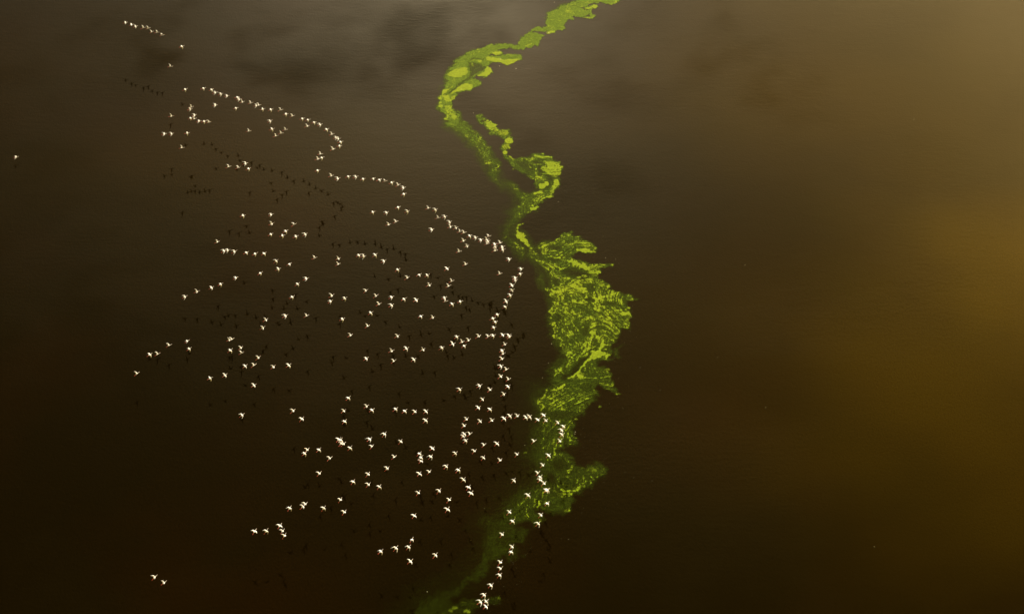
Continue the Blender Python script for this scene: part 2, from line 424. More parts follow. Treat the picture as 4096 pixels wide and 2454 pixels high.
# thick mats: (tile, coverage, soft, outline)
MATS = [
 (1, .62, .5, [(2290,60),(2385,30),(2400,-10),(2340,-5),(2330,40),(2220,50)]), (1, .7, .4, [(2000,232),(2080,230),(2100,190),(2060,170),(2060,205),(1920,215)]),
 (1, .7, .4, [(1960,110),(2100,60),(2120,85),(2000,125)]), (1, .5, 1., [(1700,120),(1900,100),(2000,150),(1880,190),(1760,200)]),
 (1, .4, 1., [(1640,260),(1760,240),(1680,320),(1560,340)]),
 (1, .8, .4, [(1480,400),(1520,390),(1640,375),(1590,410),(1480,425)]), (1, .8, .5, [(310,870),(400,850),(500,815),(530,850),(530,920),(450,970),(400,970),(300,960),(270,940)]),
 (1, .9, .3, [(770,825),(830,850),(830,890),(760,950),(660,955),(620,940),(720,905),(750,870)]), (1, 1., .3, [(400,1060),(530,1030),(585,1060),(570,1100),(440,1115),(380,1140),(300,1190),(320,1150)]),
 (1, .9, .3, [(200,1110),(300,1100),(270,1150),(210,1180)]), (1, .9, .3, [(200,1190),(290,1180),(330,1250),(270,1270)]),
 (1, .95, .3, [(800,660),(930,635),(945,655),(900,675),(820,675)]), (1, .85, .4, [(740,710),(850,705),(960,740),(1190,735),(1120,775),(1050,800),(880,780),(760,760)]),
 (1, .6, .5, [(520,730),(620,720),(720,750),(700,800),(640,780),(540,760)]), (1, .5, .6, [(1300,500),(1360,510),(1330,550),(1280,560)]),
 (1, .5, 1., [(440,800),(560,650),(720,600),(760,640),(640,700),(520,720)]),
 (1, .55, .6, [(230,1290),(340,1280),(380,1360),(420,1440),(260,1480),(220,1380)]),
 (2, .62, .5, [(600,70),(740,125),(780,160),(770,230),(700,220),(640,160)]), (2, .55, .6, [(1040,510),(1130,465),(1240,470),(1370,492),(1340,515),(1180,530),(1100,560)]),
 (2, .72, .6, [(1250,530),(1440,560),(1475,605),(1430,660),(1390,720),(1300,700),(1240,640),(1290,600)]), (2, .5, .8, [(960,530),(1060,530),(1130,580),(1150,650),(1080,680),(1000,620)]),
 (2, .7, .5, [(1140,600),(1190,620),(1180,700),(1250,700),(1250,745),(1180,740),(1150,680)]), (2, .7, .4, [(1350,740),(1400,730),(1435,760),(1400,820),(1350,870),(1350,930),(1290,935),(1210,970),(1200,940),(1330,890),(1340,820)]),
 (2, .9, .3, [(1140,875),(1240,855),(1250,880),(1160,895)]), (2, .9, .3, [(1110,1060),(1190,1010),(1215,1030),(1170,1068),(1130,1075)]),
 (2, .75, .5, [(970,1220),(1040,1200),(1100,1170),(1090,1185),(1030,1215),(1000,1230),(1010,1290),(1060,1290),(1090,1370),(1110,1430),(1160,1484),(1080,1484),(1020,1390),(970,1370),(960,1290),(985,1260)]),
 (2, .9, .3, [(895,470),(960,520),(940,530),(890,490)]), (2, .30, .8, [(380,170),(440,180),(560,360),(650,560),(560,440),(420,290)]),
 (2, .6, .5, [(850,1310),(870,1320),(880,1400),(860,1400)]),
 (3, .55, .8, [(560,230),(650,330),(760,420),(830,480),(900,640),(860,780),(800,620),(640,440),(540,300)]), (3, .35, 1., [(280,250),(400,260),(520,400),(480,480),(360,360)]),
 (3, .9, .4, [(1260,350),(1420,340),(1510,380),(1420,420),(1330,400),(1260,380)]), (3, .8, .4, [(860,440),(1060,460),(1060,500),(960,490),(850,480)]),
 (3, .8, .5, [(1100,510),(1240,520),(1340,590),(1480,620),(1500,700),(1400,680),(1280,630),(1160,560)]), (3, 1, .3, [(1010,680),(1130,665),(1080,695),(1020,695)]),
 (3, .8, .4, [(1540,1080),(1620,1040),(1720,1050),(1700,1100),(1550,1120)]), (3, 1, .3, [(1920,1320),(2080,1280),(2060,1310),(1960,1345)]),
 (3, .68, .8, [(1050,870),(1200,830),(1430,880),(1480,990),(1380,1030),(1200,950)]), (3, .6, .7, [(1580,880),(1680,850),(1780,920),(1700,960),(1620,950)]),
 (3, .5, 1., [(1000,230),(1440,230),(1550,330),(1300,330),(1100,320)]), (3, .5, 1., [(870,360),(1200,370),(1240,430),(1000,430)]), (3, .5, 1., [(900,560),(1100,560),(1060,660),(960,660)]),
 (3, .5, .8, [(1540,570),(1810,582),(1640,630),(1560,640)]), (3, .45, .8, [(1520,640),(1650,680),(1580,700),(1560,800),(1480,780)]),
 (3, .3, 1.2, [(1000,1150),(1500,1130),(1950,1100),(2050,1280),(1900,1480),(950,1480)]),
 (4, .5, 1.5, [(1000,60),(1600,60),(1500,300),(1400,420),(1050,400),(900,250)]), (4, .4, 1.5, [(750,100),(900,100),(1000,350),(1100,560),(800,520)]),
 (4, .45, 1.5, [(1200,350),(1700,330),(1560,540),(1500,640),(1350,560)]),
 (4, 1.0, .35, [(1230,700),(1330,650),(1350,560),(1400,520),(1400,600),(1370,670),(1420,700),(1400,730),(1300,780),(1200,820),(1110,890),(1060,980),(960,1040),(900,1080),(880,1130),(850,1190),(760,1190),(860,1120),(900,1050),(1040,940),(1100,860),(1210,770)]),
 (4, .9, .3, [(1040,1015),(1170,990),(1170,1005),(1060,1035)]), (4, .75, .5, [(800,110),(880,160),(930,230),(900,240),(830,160)]),
 (4, .7, .6, [(1300,200),(1400,190),(1440,260),(1350,270)]), (4, .45, .8, [(1360,980),(1480,980),(1500,1080),(1560,1190),(1620,1250),(1560,1260),(1420,1120)]),
 (4, .35, 1.2, [(700,1200),(950,1230),(1200,1250),(1000,1480),(560,1480),(540,1320)]), (4, .35, 1., [(1120,880),(1300,920),(1460,900),(1440,950),(1200,960)]),
 (4, .35, 1., [(1540,660),(1640,630),(1640,770),(1560,780)]), (4, .35, 1.2, [(860,600),(1100,560),(1150,640),(900,740)]),
 (5, .30, 1.2, [(950,860),(1100,830),(1200,850),(1300,820),(1400,880),(1400,950),(1280,990),(1200,960)]), (5, .40, 1., [(880,1080),(1000,1050),(1160,1050),(1260,1040),(1180,1120),(1080,1110),(1040,1200),(940,1190)]),
 (5, .42, .8, [(620,1310),(700,1280),(860,1290),(1030,1300),(1020,1340),(960,1350),(860,1330),(750,1300),(650,1330)]), (5, .32, 1.2, [(700,70),(1000,40),(1250,60),(1050,150),(740,220)]),
 (5, .36, .8, [(880,590),(700,620),(540,690),(620,710),(760,660)]), (5, .3, .8, [(1000,300),(1060,300),(1080,400),(1140,580),(980,580),(1000,450)]),
 (5, .3, .8, [(640,900),(680,900),(670,1000),(650,1030)]), (5, .3, .8, [(780,740),(880,700),(1050,750),(900,740)]), (5, .25, 1., [(400,1190),(480,1110),(520,1140),(440,1280)]),
 (6, .40, .8, [(780,1300),(900,1280),(1030,1290),(900,1340),(800,1380),(760,1350)]), (6, .36, .8, [(1150,1250),(1290,1240),(1300,1290),(1220,1320),(1100,1280)]),
 (6, .42, .6, [(1720,200),(1850,250),(1850,290),(1700,250)]), (6, .42, .6, [(1470,315),(1640,355),(1610,380),(1560,375)]), (6, .3, .8, [(1150,290),(1280,270),(1200,330),(1120,360)]),
 (6, .35, .6, [(1590,400),(1630,420),(1610,545),(1560,545)]), (6, .35, .6, [(800,1330),(1000,1340),(940,1420),(820,1400)]),
]
# round thick pads: (tile, x, y, rx, ry, coverage)
PADS = [(1,190,1220,22,18,1),(1,185,1270,20,16,1),(1,190,1315,30,20,1),(1,350,1210,26,26,.9),(1,365,1445,34,24,1),(1,250,1475,24,14,.9),(1,585,800,16,20,.7),(1,2100,85,30,22,.9),
 (2,890,325,46,32,1),(2,835,240,55,34,.9),(2,850,450,28,20,1),(2,865,390,42,26,.8),(2,1290,780,30,26,1),(2,1240,808,38,34,1),(2,1400,665,46,34,.9),(2,1260,622,36,24,.9),(2,310,75,26,22,1),(2,222,100,22,14,.9),(2,1195,575,46,10,.9),(2,1395,580,40,24,.8),(2,1320,920,34,14,.9),(2,450,280,16,12,.7),(2,550,240,30,20,.6),(2,1350,870,26,20,.8),
 (3,1165,785,28,18,1),(3,960,572,20,16,1),(3,1025,945,24,16,1),(3,1810,592,20,14,1),(3,1180,290,44,24,.8),(3,1490,690,26,24,.9),(3,1560,350,26,20,.9),(3,1560,400,26,10,.9),(3,1300,580,60,16,.8),(3,1400,760,40,16,.8),(3,1110,1168,20,10,.9),(3,1345,1055,34,8,.9),(3,1310,775,36,10,.9),(3,2060,1225,34,16,.8),(3,2110,1100,24,20,.7),
 (4,1250,440,40,34,1),(4,1140,690,26,26,1),(4,1500,305,24,20,1),(4,880,45,18,12,1),(4,1440,262,26,18,.9),(4,1740,102,26,14,.9),(4,1680,180,74,22,1),(4,1330,210,40,22,.9),(4,1570,270,24,12,.8),(4,1590,1255,36,16,.85),(4,1080,1320,34,8,.7),(4,1200,1395,24,10,.7),(4,1350,1430,14,18,.7),(4,1440,935,40,14,.6),(4,1250,690,30,20,1),
 (5,1310,880,30,26,.6),(5,945,617,22,16,.75),(5,735,628,13,9,.65),(5,1110,315,20,10,.65),(5,1375,175,14,16,.6),(5,1000,1325,34,16,.65),(5,1120,523,12,8,.9),(5,850,1170,14,6,.6),(5,555,690,18,10,.6),(5,1185,845,24,10,.5),(5,765,940,18,14,.5),(5,1155,85,20,6,.6),
 (6,712,1395,34,30,.62),(6,885,1445,52,30,.66),(6,1290,1275,24,22,.45),(6,1840,270,20,18,.55),(6,1160,270,10,8,.5),(6,660,1440,30,24,.5),(6,1010,1390,28,8,.5)]

GS = 0.14
gx = np.arange(-26, 34, GS)
gy = np.arange(46, 196, GS)
GX, GY = np.meshgrid(gx, gy)
AX, AY = GX.ravel(), GY.ravel()
# keep only the cells near the bloom
U, V = proj(AX, AY, 0.0)
ctr = np.interp(V, [-100, 0, 180, 400, 700, 900, 1000, 1300, 1500, 1700, 1900, 2200, 2454, 2700],
                [2550, 2350, 1920, 1780, 2060, 2100, 2250, 2320, 2280, 2220, 2200, 1930, 1660, 1600])
sel = (np.abs(U - ctr) < np.interp(V, [0, 900, 1000, 2454], [330, 330, 400, 360]))
idx_map = -np.ones(AX.size, np.int64)
idx_map[sel] = np.arange(sel.sum())
PX, PY = AX[sel], AY[sel]
# ragged edges: warp the lookup by fractal noise
w1 = (fbm(PX / 3.2, PY / 3.2, 11, 5, .62) - .5); w2 = (fbm(PX / 3.2 + 31, PY / 3.2, 23, 5, .62) - .5)
w3 = (fbm(PX / .7, PY / .7, 51, 3, .6) - .5); w4 = (fbm(PX / .7 + 9, PY / .7, 63, 3, .6) - .5)
WX = PX + w1 * 2.6 + w3 * 1.3; WY = PY + w2 * 1.8 + w4 * .8
SX = PX + w1 * .8 + w3 * .45; SY = PY + w2 * 1.0 + w4 * .5


EAST = sstep(-40, 60, U[sel] - ctr[sel] + 30)         # the drifting edge is crisp on the east, veiled on the west


def field(lst, qx, qy, sided=False):
    out = []
    for t, d, soft, pts in lst:
        w = tw(t, pts)
        ax = np.array(w)
        m = 2 + soft * 2
        s = (qx > ax[:, 0].min() - m) & (qx < ax[:, 0].max() + m) & (qy > ax[:, 1].min() - m) & (qy < ax[:, 1].max() + m)
        r = np.zeros_like(qx)
        sf = soft * (1.5 * (1 - EAST[s]) + .30 * EAST[s]) if sided and soft < 3 else soft
        r[s] = sstep(-sf, sf, sdf_poly(qx[s], qy[s], w))
        out.append((d, r))
    return out


film = np.zeros_like(PX)
for d, r in field(FILM, WX, WY, True): film = np.maximum(film, d * r)
hole = np.zeros_like(PX)
for d, r in field(HOLE, SX, SY): hole = np.maximum(hole, d * r)
film = film * (1 - .9 * hole)
# the veil streams out westward of the bloom: a soft submerged fringe
cover = np.zeros_like(PX)
for d, r in field(MATS, SX, SY): cover = np.maximum(cover, d * r)
cover = cover * (1 - .7 * hole)
solid = np.zeros_like(PX)
for t, x, y, rx, ry, a in PADS:
    ox, oy, s_ = T[t]
    c = at(ox + x / s_, oy + y / s_); e = at(ox + (x + rx) / s_, oy + y / s_); g = at(ox + x / s_, oy + (y - ry) / s_)
    rx_, ry_ = e.x - c.x, g.y - c.y
    d = np.sqrt(((PX + w3 * .45 - c.x) / rx_) ** 2 + ((PY + w4 * .5 - c.y) / ry_) ** 2)
    solid = np.maximum(solid, a * sstep(1.12, .9, d))
# clumped, streaky structure that follows the drift (roughly lengthwise of the bloom, bent by noise)
ang = (fbm(PX / 14, PY / 14, 91, 2) - .5) * 2.6 + .35
ca, sa = np.cos(ang), np.sin(ang)
q1, q2 = PX * ca + PY * sa, -PX * sa + PY * ca
q1w, q2w = q1 + w1 * 3, q2 + w2 * 3
streak = fbm(q1w / 3.0, q2w / .75, 131, 4, .6)
clump = fbm(PX / .9, PY / 1.1, 151, 4, .6)
nn = .6 * streak + .4 * clump
nn = (nn - nn.mean()) / nn.std()
dens = sstep(.15, .40, film) * np.interp(V[sel], [0, 420, 900, 1100, 1700, 2454], [.34, .34, .42, .50, .40, .27]) * (1 - .7 * hole)
cov = np.clip(np.maximum(cover * .96, dens) + .09 * nn * (np.maximum(cover, dens) > .05), 0, 1)
solid = np.where(solid > .02, np.clip(solid - .25 * np.clip(-nn, 0, 2) * (solid < .95), 0, 1), 0)
matd = np.clip(np.maximum(cov, solid), 0, 1)
Vs = V[sel]
# the film itself is mottled
mott = fbm(q1w / 4.0, q2w / 1.1, 211, 4, .6)
filmd = film * np.clip(.45 + 1.15 * mott, .2, 1.25)
filmd = np.clip(filmd, 0, 1)
# loose flecks outside the eastern edge
tone = np.clip(fbm(PX / 5, PY / 5, 231, 3) * 1.6 - .3 + .6 * (solid > .5) * (Vs > 1250) * 0, 0, 1)
alpha_v = np.maximum(filmd, np.maximum(cov, solid))
keepv = alpha_v > .012
zz = .006 + .03 * np.clip(matd, 0, 1)
cols = len(gx)
ci = (np.arange(len(gy) - 1)[:, None] * cols + np.arange(cols - 1)[None, :]).ravel()
quad = np.stack([ci, ci + 1, ci + cols + 1, ci + cols], 1)
q = idx_map[quad]
ok = (q >= 0).all(1)
q = q[ok]
q = q[keepv[q].any(1)]
used = np.unique(q)
remap = -np.ones(len(PX), np.int64); remap[used] = np.arange(len(used))
q = remap[q]

ma, N, L, B = mat('algae_scum')
geo = N.new('ShaderNodeNewGeometry').outputs['Position']
fa, md, tn, sol = attr(N, 'film'), attr(N, 'cover'), attr(N, 'tone'), attr(N, 'solid')
cx = N.new('ShaderNodeCombineXYZ')
L.new(attr(N, 'flow_u'), cx.inputs[0]); L.new(attr(N, 'flow_v'), cx.inputs[1])
flow = cx.outputs[0]


def madd(a, k, c, clamp=False):
    n = N.new('ShaderNodeMath'); n.operation = 'MULTIPLY_ADD'; n.use_clamp = clamp
    L.new(a, n.inputs[0]); n.inputs[1].default_value = k; n.inputs[2].default_value = c
    return n.outputs[0]


thr = noise_n(N, L, flow, 2.3, 6, .76, (.45, 1.35, 1))      # filaments drawn out along the drift
spk = noise_n(N, L, geo, 2.4, 4, .8)                       # crumbs of scum
g2 = noise_n(N, L, geo, .5, 3, .55)
g3 = noise_n(N, L, geo, 5.5, 2, .6)
mixn = math_n(N, L, 'ADD', madd(thr, .45, 0), madd(spk, .55, 0))
# cover 0..1 sets how much of the noise survives as mat
lvl = math_n(N, L, 'ADD', madd(mixn, 8.5, -4.25), madd(md, 6.4, -2.8))
mm = math_n(N, L, 'MULTIPLY', madd(lvl, 1.0, .0, True), madd(md, 6.0, 0, True))
mm = math_n(N, L, 'MAXIMUM', mm, madd(sol, 1.0, 0, True))
fil = noise_n(N, L, flow, 1.5, 6, .66, (.35, 1.2, 1), .35)    # thin dark seams where sheets of scum fold together
seam = madd(math_n(N, L, 'ABSOLUTE', madd(fil, 1, -.5)), 22.0, 0, True)
nth = attr(N, 'north')  # haze and sheen toward the far end, painted into the scum as paler greens
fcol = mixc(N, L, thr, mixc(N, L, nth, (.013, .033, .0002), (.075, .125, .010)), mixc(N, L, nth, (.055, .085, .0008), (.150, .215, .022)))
mcol = mixc(N, L, tn, (.20, .315, .010), (.29, .355, .010))
mcol = mixc(N, L, madd(g3, 2.2, -.7, True), (.125, .185, .003), mcol)
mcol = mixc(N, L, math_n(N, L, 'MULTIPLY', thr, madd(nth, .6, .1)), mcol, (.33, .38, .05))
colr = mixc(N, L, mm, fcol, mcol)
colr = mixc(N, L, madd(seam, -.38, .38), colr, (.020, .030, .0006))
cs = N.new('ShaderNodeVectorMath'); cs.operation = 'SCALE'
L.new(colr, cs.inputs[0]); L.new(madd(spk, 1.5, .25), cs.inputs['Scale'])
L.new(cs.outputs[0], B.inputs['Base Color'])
B.inputs['Roughness'].default_value = .9
B.inputs['Specular IOR Level'].default_value = .10
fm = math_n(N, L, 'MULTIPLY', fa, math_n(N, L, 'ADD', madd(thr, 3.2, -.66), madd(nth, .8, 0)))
fm = math_n(N, L, 'MULTIPLY', fm, madd(seam, .45, .55))
al = math_n(N, L, 'MAXIMUM', math_n(N, L, 'MULTIPLY', fm, madd(spk, 1.4, .3), True), mm)
L.new(al, B.inputs['Alpha'])
bp = N.new('ShaderNodeBump'); bp.inputs['Strength'].default_value = .5; bp.inputs['Distance'].default_value = .04
L.new(spk, bp.inputs['Height']); L.new(bp.outputs['Normal'], B.inputs['Normal'])
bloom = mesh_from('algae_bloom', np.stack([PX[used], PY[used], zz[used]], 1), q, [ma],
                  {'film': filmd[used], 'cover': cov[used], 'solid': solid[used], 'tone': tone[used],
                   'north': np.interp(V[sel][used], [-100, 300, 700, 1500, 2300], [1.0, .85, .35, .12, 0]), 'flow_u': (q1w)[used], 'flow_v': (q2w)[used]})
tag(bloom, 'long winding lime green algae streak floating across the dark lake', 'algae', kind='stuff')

# ------------------------------------------------------------------ foam specks drifting east of the bloom
rnd = random.Random(7)
mf, N, L, B = mat('pale_foam')
B.inputs['Base Color'].default_value = (.62, .58, .42, 1)
B.inputs['Roughness'].default_value = .7


def fleck_mesh():
    pts = []
    edge = [(80, 2480), (260, 2030), (470, 1960), (560, 2250), (760, 2280), (960, 2430), (1160, 2560), (1300, 2560),
            (1480, 2480), (1620, 2440), (1750, 2330), (1900, 2440), (2080, 2290), (2300, 2010), (2440, 1960)]
    for k in range(300):
        i = rnd.random() ** .75 * (len(edge) - 1)
        i = max(4.0, i) if rnd.random() < .8 else i
        j = min(int(i), len(edge) - 2); f = i - j
        v = edge[j][0] * (1 - f) + edge[j + 1][0] * f
        u = edge[j][1] * (1 - f) + edge[j + 1][1] * f
        u += rnd.expovariate(1 / 55.0) - 40
        v += rnd.gauss(0, 18)
        pts.append((u, v, rnd.uniform(.015, .038) * (1.5 if rnd.random() < .06 else 1)))
    for u, v, r in [(2217, 10, .12), (1998, 265, .12), (2064, 275, .16), (2980, 1060, .1), (3063, 1629, .1), (3497, 2185, .09),
                    (2870, 1428, .09), (2640, 1560, .07), (2206, 1375, .1), (2194, 1452, .08), (2170, 1511, .07), (2422, 1031, .1),
                    (2463, 1037, .08), (2301, 1727, .12), (2300, 1735, .09), (2099, 1780, .09), (1884, 2160, .07), (1937, 2032, .07),
                    (1709, 2365, .11), (2274, 2155, .09), (1894, 453, .1), (2233, 807, .08), (2195, 132, .22), (2184, 130, .14),
                    (2002, 235, .16), (2001, 239, .12), (1845, 358, .12), (2237, 1113, .12), (2365, 1360, .12), (2040, 1186, .05),
                    (3655, 478, .08), (2560, 1470, .06), (2700, 1300, .05)]:
        pts.append((u, v, r))
    vs, fs = [], []
    for u, v, r in pts:
        c = at(u, v)
        b = len(vs)
        n = 6
        for k in range(n):
            a = 2 * math.pi * k / n
            rr = .48 * r * rnd.uniform(.7, 1.2)
            vs.append((c.x + rr * math.cos(a), c.y + rr * 1.0 * math.sin(a), .045))
        vs.append((c.x, c.y, .06))
        for k in range(n):
            fs.append((b + k, b + (k + 1) % n, b + n))
    return mesh_from('foam_flecks', np.array(vs), np.array(fs), [mf])


tag(fleck_mesh(), 'tiny pale foam flecks scattered over the water along the algae edge', 'foam', kind='stuff')


# ------------------------------------------------------------------ flamingos
def simple(name, col, rough=.6):
    m, N, L, B = mat(name)
    tc = N.new('ShaderNodeTexCoord').outputs['Object']
    n = noise_n(N, L, tc, 9, 2)
    c = mixc(N, L, n, tuple(x * .88 for x in col), tuple(min(1, x * 1.08) for x in col))
    L.new(c, B.inputs['Base Color'])
    B.inputs['Roughness'].default_value = rough
    return m


M_BODY = simple('white_pink_plumage', (.93, .93, 1.0))
M_WING = simple('wing_upper_plumage', (.93, .94, 1.0))
M_UNDER = simple('wing_under_coverts', (.62, .16, .13))
M_BLACK = simple('black_flight_feathers', (.02, .016, .015))
M_LEG = simple('red_leg_skin', (.52, .09, .06))
M_BILL = simple('dark_red_bill', (.25, .03, .03))
BIRD_MATS = [M_BODY, M_WING, M_UNDER, M_BLACK, M_LEG, M_BILL]


def flamingo_mesh(name, f_in, f_out, sweep, neck_dip):
    """One flying flamingo heading +X: body, neck, bill, legs and both wings, one mesh.
    f_in, f_out: dihedral of the inner and outer wing in degrees."""
    vs, fs, ms = [], [], []

    def loft(rings, mi, cap=True):
        n = 8
        base = len(vs)
        for (x, z, ry, rz, y0) in rings:
            for k in range(n):
                a = 2 * math.pi * k / n
                vs.append((x, y0 + ry * math.cos(a), z + rz * math.sin(a)))
        for i in range(len(rings) - 1):
            for k in range(n):
                fs.append((base + i * n + k, base + i * n + (k + 1) % n, base + (i + 1) * n + (k + 1) % n, base + (i + 1) * n + k))
                ms.append(mi[i] if isinstance(mi, list) else mi)
        if cap:
            fs.append(tuple(base + k for k in range(n))[::-1]); ms.append(mi[0] if isinstance(mi, list) else mi)
            fs.append(tuple(base + (len(rings) - 1) * n + k for k in range(n))); ms.append(mi[-1] if isinstance(mi, list) else mi)

    nd = neck_dip
    # tail to bill tip
    loft([(-.30, .00, .030, .010, 0), (-.22, .005, .065, .035, 0), (-.10, .0, .090, .075, 0), (.04, -.005, .098, .086, 0),
          (.15, -.01, .068, .065, 0), (.23, -.012, .045, .045, 0), (.30, -.015 - nd, .030, .030, 0), (.42, -.02 - nd * 1.6, .031, .031, 0),
          (.54, -.015 - nd * 1.6, .030, .030, 0), (.60, -.005 - nd, .036, .038, 0), (.65, -.012 - nd, .034, .036, 0),
          (.69, -.04 - nd, .024, .024, 0), (.72, -.075 - nd, .010, .012, 0)], [0] * 10 + [5, 5])
    for s in (-1, 1):                                   # trailing legs with webbed toes
        loft([(-.20, -.02, .022, .022, s * .03), (-.36, -.028, .013, .013, s * .025), (-.42, -.03, .017, .017, s * .024),
              (-.58, -.035, .011, .011, s * .02), (-.61, -.036, .026, .008, s * .022), (-.68, -.045, .014, .005, s * .022)], 4)

    # wings: leading edge x, chord at each span station; two panels bent at the wrist
    st = [(0.0, .15, .33), (.10, .165, .31), (.22, .185, .275), (.33, .18, .24), (.44, .14, .20), (.54, .07, .145), (.62, -.01, .08), (.67, -.07, .03)]
    for s in (-1, 1):
        base = len(vs)
        y, z, prev = .05, .045, 0.0
        for (sp, le, ch) in st:
            ds = sp - prev; prev = sp
            t = min(1, max(0, (sp - .16) / .22))
            a = math.radians(f_in * (1 - t) + f_out * t)
            y += ds * math.cos(a); z += ds * math.sin(a)
            le2 = le - sweep * max(0, sp - .3)
            th = .022 * (1 - sp / .8) + .004
            camber = .018
            nyv, nzv = -math.sin(a), math.cos(a)
            for (cx, up) in ((0, 0), (.3, 1), (.62, .8), (1, .1), (.62, -.5), (.3, -.4)):
                off = (camber * (1 - (2 * cx - .7) ** 2) * .6) + th * up
                vs.append((le2 - ch * cx, s * (y + nyv * off), z + nzv * off))
        n = 6
        for i in range(len(st) - 1):
            for k in range(n):
                quad = (base + i * n + k, base + i * n + (k + 1) % n, base + (i + 1) * n + (k + 1) % n, base + (i + 1) * n + k)
                fs.append(quad if s > 0 else quad[::-1])
                # k 0,1,2 = upper side, 3,4 = rear underside, 5 = front underside
                if k <= 2: m = 1
                elif k == 5 or (k == 4 and i < 3): m = 2
                else: m = 3
                if i >= 5 and k > 2: m = 3
                ms.append(m)
        e = base + (len(st) - 1) * n
        fs.append(tuple(e + k for k in range(n)) if s > 0 else tuple(e + k for k in range(n))[::-1]); ms.append(1)
        fs.append(tuple(base + k for k in range(n))[::-1] if s > 0 else tuple(base + k for k in range(n))); ms.append(1)
    me = bpy.data.meshes.new(name)
    me.from_pydata(vs, [], fs)
    for m in BIRD_MATS: me.materials.append(m)
    me.polygons.foreach_set('material_index', ms)
    me.polygons.foreach_set('use_smooth', [True] * len(fs))
    bm = bmesh.new(); bm.from_mesh(me)
    bmesh.ops.recalc_face_normals(bm, faces=bm.faces)
    bm.to_mesh(me); bm.free()
    me.update()
    return me


POSES = {'u': [(52, 40, .25, .01), (40, 52, .15, .0), (60, 30, .35, .02)],
         'm': [(30, -28, .9, .01), (22, -12, 1.1, .0)],
         'd': [(-8, -40, .25, .01), (4, -48, .5, .0), (-18, -32, .1, .02)],
         's': [(12, 2, .2, .01), (4, -12, .3, .0)]}
MESH = {k: [flamingo_mesh('flamingo_' + {'u': 'raised', 'm': 'folded', 'd': 'lowered', 's': 'spread'}[k], *p) for p in v] for k, v in POSES.items()}
WORD = {'u': 'wings raised', 'm': 'wings half folded', 'd': 'wings lowered', 's': 'wings spread'}

TILE = {'A': (480, 60), 'B': (480, 460), 'C': (1080, 300), 'D': (480, 860), 'E': (1080, 700), 'F': (1680, 780),
        'G': (1080, 1100), 'H': (1680, 1180), 'I': (480, 1260), 'J': (1080, 1500), 'K': (1680, 1580), 'L': (1080, 1900),
        'M': (1680, 1980), 'N': (480, 1980)}
